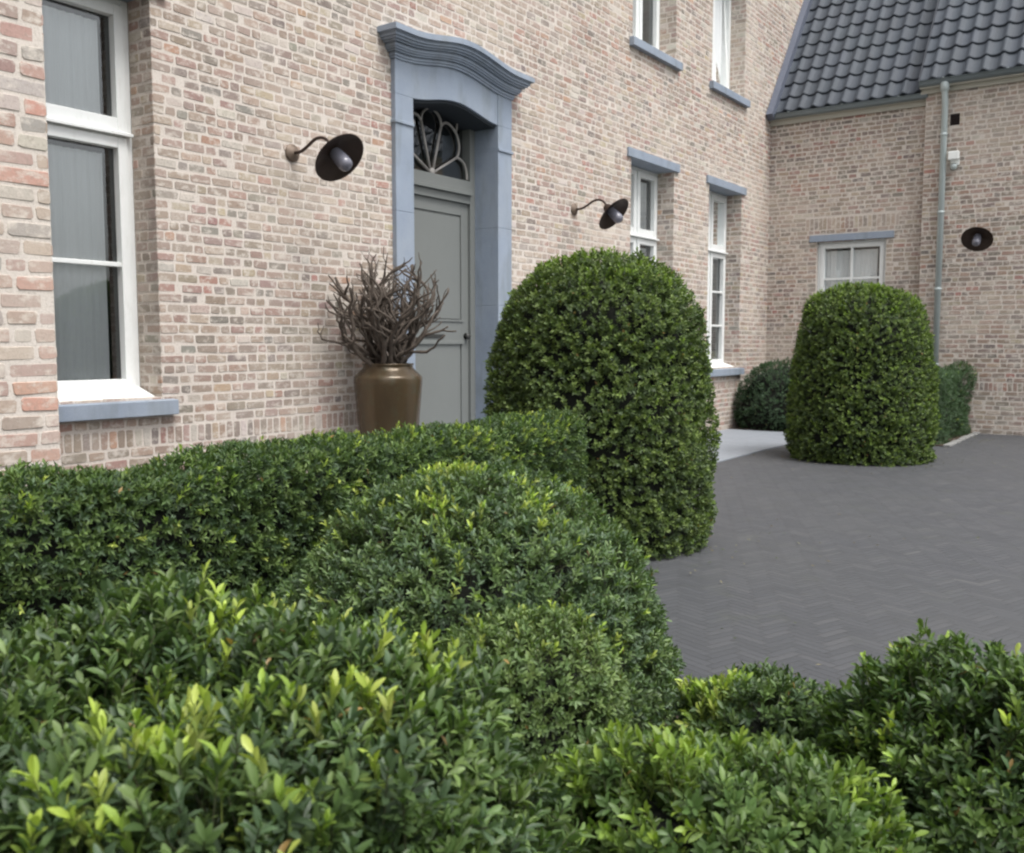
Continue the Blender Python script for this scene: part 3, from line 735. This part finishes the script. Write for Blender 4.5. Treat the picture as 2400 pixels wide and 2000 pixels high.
def grow(P, N, r, leaf_len, leaf_w, nleaf, shoot_len, young, big, greens, upb=.45, seed_noise=None, ymin=-9, depth=.05, yh=1.0, ycol=None, spread=(28, 62)):
    """leafy shoots on surface points P with outward normals N"""
    n = len(P); up = np.array([0, 0, 1.0])
    d = norm(N * 1.0 + up * upb + r.normal(size=(n, 3)) * .38)
    isy = r.random(n) < young
    sl_ = shoot_len * r.uniform(.65, 1.3, n) * np.where(isy, 1.6, 1)
    dep = np.abs(r.normal(size=n)) * depth * np.where(isy, .15, 1); root = P - N * dep[:, None] - d * (sl_ * .55)[:, None]
    a = norm(np.cross(d, r.normal(size=(n, 3)))); b = np.cross(d, a)
    G = np.array(greens) * np.array([1.20, 1.10, 1.28]); gi = r.integers(0, len(G), n); sc_col = G[gi] * r.uniform(.75, 1.25, (n, 1))
    yc = np.array(ycol if ycol is not None else [(.34, .44, .07), (.26, .38, .06), (.38, .44, .10)]); sy = yc[r.integers(0, len(yc), n)] * r.uniform(.75, 1.15, (n, 1))
    sets = []; tpl = LEAF_BIG if big else LEAF_SMALL
    PP, DD, NN_, LL, WW, CC, KK = [], [], [], [], [], [], []
    for k in range(nleaf):
        t = (k + .6) / nleaf; ph = k * 2.399 + r.uniform(-.4, .4, n) + gi
        rad = a * np.cos(ph)[:, None] + b * np.sin(ph)[:, None]
        ang = np.radians(spread[1] - (spread[1] - spread[0]) * t + r.normal(size=n) * 10) * np.where(isy, .62, 1)
        dr = d * np.cos(ang)[:, None] + rad * np.sin(ang)[:, None]
        pos = root + d * (sl_ * t)[:, None]
        nn = -rad * np.cos(ang)[:, None] + d * np.sin(ang)[:, None] + r.normal(size=(n, 3)) * .22
        s = leaf_len * r.uniform(.7, 1.2, n) * (1.0 - .35 * abs(t - .55))
        tip = np.clip((t - .45) / .55, 0, 1) if True else 0
        c = sc_col * r.uniform(.8, 1.2, (n, 1)); m_ = isy[:, None] * (.35 + .65 * tip)
        c = c * (1 - m_) + sy * m_
        od = r.random(n) < .0025; c[od] = np.array([.26, .17, .06]) * r.uniform(.5, 1.1, (int(od.sum()), 1))
        PP.append(pos); DD.append(dr); NN_.append(nn); LL.append(s); WW.append(leaf_w * s / leaf_len * r.uniform(.85, 1.15, n)); CC.append(c); KK.append(r.uniform(-.28, .06, n))
    cat = np.concatenate
    sets.append((tpl, cat(PP), cat(DD), cat(NN_), cat(LL), cat(WW), cat(KK), cat(CC)))
    if big:
        sc2 = np.where(isy[:, None], np.array([(.16, .20, .05)]), np.array([(.07, .075, .04)])) * np.ones((n, 3))
        sets.append((STEM, root - d * .03, d, a, sl_ + .03, np.full(n, .0022), np.zeros(n), sc2))
    return sets

GREEN = [(.050, .094, .026), (.062, .114, .030), (.080, .138, .034), (.052, .094, .040), (.096, .156, .040), (.040, .074, .028)]
GREEN_D = [(.042, .082, .020), (.056, .106, .024), (.074, .134, .028), (.090, .158, .030), (.034, .066, .022)]
def round_surface(r, n, rx, ry, h, kind, nz):
    """points and normals on a clipped dome / bullet body standing on z=0 (local)"""
    # profile as (radius factor, z factor)
    if kind == 'bullet': pr = [(.96, 0), (1.0, .10), (1.0, .25), (.975, .45), (.93, .62), (.885, .74), (.81, .84), (.66, .923), (.40, .978), (.18, .995), (0, 1)]
    elif kind == 'dome': pr = [(.90, 0), (.99, .15), (1.0, .32), (.95, .52), (.84, .70), (.66, .85), (.42, .95), (.2, .99), (0, 1)]
    else: pr = [(.92, 0), (1, .2), (1.0, .5), (.95, .72), (.84, .86), (.66, .945), (.42, .985), (.2, .998), (0, 1)]
    pr = np.array(pr); q = np.linspace(0, len(pr) - 1, 60)
    # smooth the profile
    rr = np.interp(q, np.arange(len(pr)), pr[:, 0]); zz = np.interp(q, np.arange(len(pr)), pr[:, 1])
    for _ in range(3): rr[1:-1] = (rr[:-2] + rr[1:-1] * 2 + rr[2:]) / 4; zz[1:-1] = (zz[:-2] + zz[1:-1] * 2 + zz[2:]) / 4
    ra = (rx + ry) / 2; seg = np.hypot(np.diff(rr) * ra, np.diff(zz) * h) * (rr[1:] + rr[:-1]) / 2; cum = np.concatenate([[0], np.cumsum(seg)]); cum /= cum[-1]
    t = np.interp(r.random(n), cum, np.arange(60)); R_ = np.interp(t, np.arange(60), rr); Z = np.interp(t, np.arange(60), zz)
    dR = np.gradient(rr) * ra; dZ = np.gradient(zz) * h; nr = np.interp(t, np.arange(60), dZ); nzv = -np.interp(t, np.arange(60), dR)
    th = r.uniform(0, 2 * np.pi, n)
    P = np.stack([R_ * rx * np.cos(th), R_ * ry * np.sin(th), Z * h], 1); N = norm(np.stack([nr * np.cos(th), nr * np.sin(th), nzv], 1))
    return P, N, (rr, zz)
def bush(name, x, y, rx, ry, h, kind, label, cat='bush', group=None, dens=900, leaf=.022, lw=.011, nleaf=9, shoot=.04, young=.03, big=False,
         greens=GREEN, seed=1, lump=.035, depth=.03, ytop=True, mat='leaf', rot=0, upb=.45, lumps=(.5, .16), partname='foliage', ycol=None, keep=None, inner=.45, gap=.22):
    r = np.random.default_rng(seed); root = thing(name, (x, y, 0), label, cat, group)
    nz = Noise3(seed, lumps, (lump, lump * .55))
    area = 2 * math.pi * (rx + ry) / 2 * h * .9 + math.pi * rx * ry * .5
    n = int(area * dens); P, N, prof = round_surface(r, n, rx, ry, h, kind, nz)
    nz4 = Noise3(seed + 9, (.16, .07), (1.0, .6)); kp = r.random(len(P)) < np.clip(.80 + gap * nz4(P), .22, 1); P, N = P[kp], N[kp]; n = len(P)
    d = nz(P + np.array([x, y, 0])); P = P + N * d[:, None]; P = P + np.array([x, y, 0.0])
    if keep is not None: k = keep(P); P, N, d = P[k], N[k], d[k]
    if inner:
        k2 = r.choice(len(P), int(len(P) * inner)); P = np.concatenate([P, P[k2] - N[k2] * r.uniform(.045, .085, (len(k2), 1))]); N = np.concatenate([N, N[k2]])
    yp = young * (np.clip((P[:, 2] / h - .72) / .24, 0, 1) ** 1.5 * 3.2 + .22 if ytop else np.ones(len(P)))
    nz2 = Noise3(seed + 5, (.35,), (1.0,)); yp = yp * np.clip(.35 + 1.7 * nz2(P), 0, 3.2)
    leaves_mesh(partname, grow(P, N, r, leaf, lw, nleaf, shoot, yp, big, greens, upb=upb, depth=depth, ycol=ycol), M[mat], root)
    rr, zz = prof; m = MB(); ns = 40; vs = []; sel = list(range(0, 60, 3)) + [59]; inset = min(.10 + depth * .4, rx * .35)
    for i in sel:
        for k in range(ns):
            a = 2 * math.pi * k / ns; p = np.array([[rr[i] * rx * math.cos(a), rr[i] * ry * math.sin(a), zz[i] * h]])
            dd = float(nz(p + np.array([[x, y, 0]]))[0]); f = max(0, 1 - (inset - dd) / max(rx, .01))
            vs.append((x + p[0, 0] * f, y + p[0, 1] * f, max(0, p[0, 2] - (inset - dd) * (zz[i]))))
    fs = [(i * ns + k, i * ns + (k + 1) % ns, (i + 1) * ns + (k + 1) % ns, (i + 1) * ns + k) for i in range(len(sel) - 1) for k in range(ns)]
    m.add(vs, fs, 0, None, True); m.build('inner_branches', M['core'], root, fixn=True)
    return root
def hedge(name, x0, x1, y0, y1, h, label, rad=.12, dens=900, leaf=.022, lw=.010, nleaf=9, shoot=.04, young=.03, seed=3, lump=.03, depth=.03, greens=GREEN, group=None, ends=(True, True), round_end=0):
    r = np.random.default_rng(seed); cx, cy = (x0 + x1) / 2, (y0 + y1) / 2; root = thing(name, (cx, cy, 0), label, 'hedge', group)
    L, W = x1 - x0, y1 - y0; nz = Noise3(seed, (.6, .18), (lump, lump * .5))
    faces = [(L * W, 't'), (L * h, 'f'), (L * h, 'b')] + [(W * h, e) for e, on in (('l', ends[0]), ('r', ends[1])) if on]
    PP = []; NN = []
    for ar, f in faces:
        n = int(ar * dens); a, b = r.random(n), r.random(n)
        if f == 't': P = np.stack([x0 + a * L, y0 + b * W, np.full(n, h)], 1)
        elif f in 'fb': P = np.stack([x0 + a * L, np.full(n, y0 if f == 'f' else y1), b * h], 1)
        else: P = np.stack([np.full(n, x0 if f == 'l' else x1), y0 + a * W, b * h], 1)
        PP.append(P)
    P = np.concatenate(PP); lo = np.array([x0 + rad, y0 + rad, 0]); hi = np.array([x1 - rad, y1 - rad, h - rad])
    q = np.clip(P, lo, hi); v = P - q; v[:, 2] = np.maximum(v[:, 2], 0); N = norm(v)
    P = q + N * rad
    P = P + N * nz(P)[:, None]
    k2 = r.choice(len(P), int(len(P) * .35)); P = np.concatenate([P, P[k2] - N[k2] * r.uniform(.04, .08, (len(k2), 1))]); N = np.concatenate([N, N[k2]])
    yp = young * (np.clip((P[:, 2] / h - .5) / .4, 0, 1) * 1.4 + .35); nz2 = Noise3(seed + 5, (.5,), (1.0,)); yp = yp * np.clip(.5 + nz2(P), 0, 2)
    leaves_mesh('foliage', grow(P, N, r, leaf, lw, nleaf, shoot, yp, False, greens, depth=depth), M['leafs'], root)
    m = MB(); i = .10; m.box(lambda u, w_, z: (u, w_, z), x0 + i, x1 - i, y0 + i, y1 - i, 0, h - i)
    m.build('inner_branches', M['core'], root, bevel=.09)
    return root

TL = 'tall clipped bullet shaped bushes flanking the entrance'
GREEN_T = [(.056, .094, .026), (.072, .118, .030), (.092, .144, .034), (.112, .170, .038), (.044, .074, .026)]
bush('topiary_bush', 5.00, -2.23, .685, .685, 1.70, 'bullet', 'large clipped bullet shaped bush nearest the entrance door', 'topiary', TL, dens=2150, leaf=.0260, lw=.0142, nleaf=8, gap=.28, shoot=.036, young=.03, greens=GREEN_T, seed=21, lump=.015, depth=.028, mat='leafs', lumps=(.40, .12), ycol=[(.17, .27, .04), (.20, .29, .05)])
bush('topiary_bush', 10.05, -2.42, .71, .71, 1.77, 'bullet', 'far clipped bullet shaped bush in front of the annex window', 'topiary', TL, dens=1800, leaf=.028, lw=.0155, nleaf=8, gap=.26, shoot=.036, young=.06, greens=GREEN_T + [(.11, .18, .03)], seed=22, lump=.015, depth=.028, mat='leafs', lumps=(.40, .12), ycol=[(.18, .28, .04), (.21, .30, .05)])
bush('dome_bush', 12.95, -.55, .62, .60, .95, 'dome', 'low dark dome shaped bush in the corner of the house', 'bush', dens=900, leaf=.026, lw=.013, nleaf=8, young=.0, greens=[(.032, .066, .030), (.040, .080, .034)], seed=23, lump=.02, mat='leafs')
hedge('clipped_hedge', 11.85, 13.74, -2.86, -2.36, .87, 'short square hedge below the downpipe behind the far topiary', dens=1100, seed=24, young=.01, leaf=.024, lw=.009, greens=[(.06, .11, .05), (.05, .095, .042)], shoot=.03)
hedge('clipped_hedge', .3, 3.90, -2.82, -2.48, .835, 'long low clipped hedge running in front of the brick wall', dens=2800, seed=25, young=.035, leaf=.023, lw=.0085, nleaf=9, rad=.11, lump=.012, shoot=.030, depth=.022)
bush('mound_bush', 2.185, -3.43, .60, .57, .797, 'dome', 'domed bush with yellow tips between hedge and driveway', 'bush', dens=3000, leaf=.023, lw=.009, nleaf=10, shoot=.034, young=.06, big=True, greens=[(.066, .118, .042), (.082, .140, .046), (.100, .164, .048), (.066, .114, .054)], seed=26, lump=.014, depth=.026)
bush('mound_bush', 1.635, -3.99, .225, .22, .592, 'mound', 'small rounded bush at the foot of the yellow tipped dome', 'bush', dens=4200, leaf=.018, lw=.0075, nleaf=10, shoot=.026, young=.02, big=True, seed=27, lump=.010, depth=.02, greens=[(.092, .152, .044), (.114, .178, .050), (.078, .134, .042)])
bush('foreground_bush', .70, -4.089, .55, .50, .782, 'mound', 'large leafy bush with pale new shoots filling the lower left', 'bush', dens=4700, leaf=.0265, lw=.0104, nleaf=11, shoot=.038, young=.022, inner=.9, big=True, seed=28, lump=.022, depth=.04, lumps=(.4, .15))
bush('foreground_bush', 1.425, -4.525, .30, .29, .53, 'mound', 'bright green rounded bush in the centre foreground', 'bush', dens=3800, leaf=.026, lw=.011, nleaf=11, shoot=.036, young=.05, inner=1.0, big=True, seed=29, lump=.02, depth=.028, greens=[(.072, .130, .030), (.088, .15, .034), (.060, .115, .03)], ycol=[(.24, .34, .05), (.20, .30, .05)])
bush('foreground_bush', 2.047, -4.346, .20, .20, .415, 'mound', 'low bush beside the driveway, behind the bright green one', 'bush', dens=3600, leaf=.024, lw=.010, nleaf=10, shoot=.034, young=.10, inner=.8, big=True, seed=30, lump=.02, depth=.025)
bush('foreground_bush', 1.84, -4.87, .30, .34, .575, 'mound', 'dark leafy bush in the lower right corner by the driveway', 'bush', dens=3600, leaf=.027, lw=.011, nleaf=10, shoot=.038, young=.04, inner=.8, big=True, seed=31, lump=.03, depth=.035, greens=GREEN_D + [(.045, .09, .03)])
# fallen leaves and grit on the paving beside the plants
r = np.random.default_rng(77); n = 520; ang = r.uniform(0, 6.28, n); wh = r.integers(0, 4, n)
cx = np.array([5.02, 10.05, 2.3, 12.6])[wh]; cy = np.array([-2.22, -2.42, -3.9, -2.95])[wh]; rad = np.array([.70, .74, .75, .2])[wh] + r.exponential(.35, n)
P = np.stack([cx + rad * np.cos(ang), np.minimum(cy + rad * np.sin(ang), -.3), np.full(n, .014)], 1)
D = np.stack([np.cos(ang * 7), np.sin(ang * 7), r.uniform(-.05, .15, n)], 1); Nn = np.stack([r.normal(0, .2, n), r.normal(0, .2, n), np.ones(n)], 1)
pal = np.array([(.10, .075, .03), (.16, .12, .05), (.07, .09, .03), (.20, .18, .12)])[r.integers(0, 4, n)]
def litter():
    o = leaves_mesh('fallen_leaves', [(LEAF_SMALL, P, D, Nn, r.uniform(.014, .028, n), r.uniform(.007, .012, n), r.uniform(-.3, .3, n), pal)], M['leafs'], None)
    tag(o, 'scattered small fallen leaves on the paving around the bushes', 'leaf litter', kind='stuff')
litter()

# ------------------------------------------------------------------ planter and bare branches
px, py_ = 5.17, -.36
pr = [(.0, .012), (.16, .012), (.168, .03), (.19, .25), (.215, .50), (.236, .74), (.248, .88), (.25, .925), (.247, .94), (.238, .950), (.20, .985), (.183, 1.005), (.181, 1.02), (.188, 1.028), (.188, 1.036), (.168, 1.036), (.16, 1.0), (.16, .96), (0, .96)]
pot = MB(); pot.lathe(pr, (px, py_, 0), n=48)
po = pot.build('planter_jar', M['pot'], loc=(px, py_, 0)); tag(po, 'tall brown glazed jar holding bare branches beside the front door', 'planter')
rb = random.Random(14); br = MB()
def grow_branch(p, d, L, r, lvl):
    pts = [p.copy()]; rads = [r]; n = max(4, int(L / .035)); q = p.copy(); dd = d.copy()
    for i in range(n):
        kx = .36 if lvl else .26
        dd = (dd + Vector((rb.gauss(0, kx), rb.gauss(0, kx), rb.gauss(0, kx * .5) + .10))).normalized()
        q = q + dd * (L / n); q.y = min(q.y, -.03)
        pts.append(q.copy()); rads.append(r * (1 - .58 * (i + 1) / n) * rb.uniform(.85, 1.15))
        if lvl < 2 and i > 1 and rb.random() < (.30 if lvl == 0 else .14):
            nd = (dd + Vector((rb.gauss(0, .5), rb.gauss(0, .5), rb.gauss(.1, .3)))).normalized()
            grow_branch(q, nd, L * (1 - i / n) * rb.uniform(.4, .8) + .05, rads[-1] * .8, lvl + 1)
    br.tube(pts, rads, 6, mi=0)
for k in range(30):
    a = rb.uniform(0, 2 * math.pi); rr = .13 * math.sqrt(rb.random()); s = rb.uniform(.03, .46)
    d = Vector((math.cos(a) * s - .03, math.sin(a) * s - .02, 1.15)).normalized()
    grow_branch(Vector((px + rr * math.cos(a), py_ + rr * math.sin(a), .95)), d, rb.uniform(.62, 1.0), rb.uniform(.015, .023), 0)
bo = br.build('bare_branches', M['wood'], loc=(px, py_, .95), fixn=False); tag(bo, 'bundle of bare twisted brown branches standing in the glazed jar', 'branches')
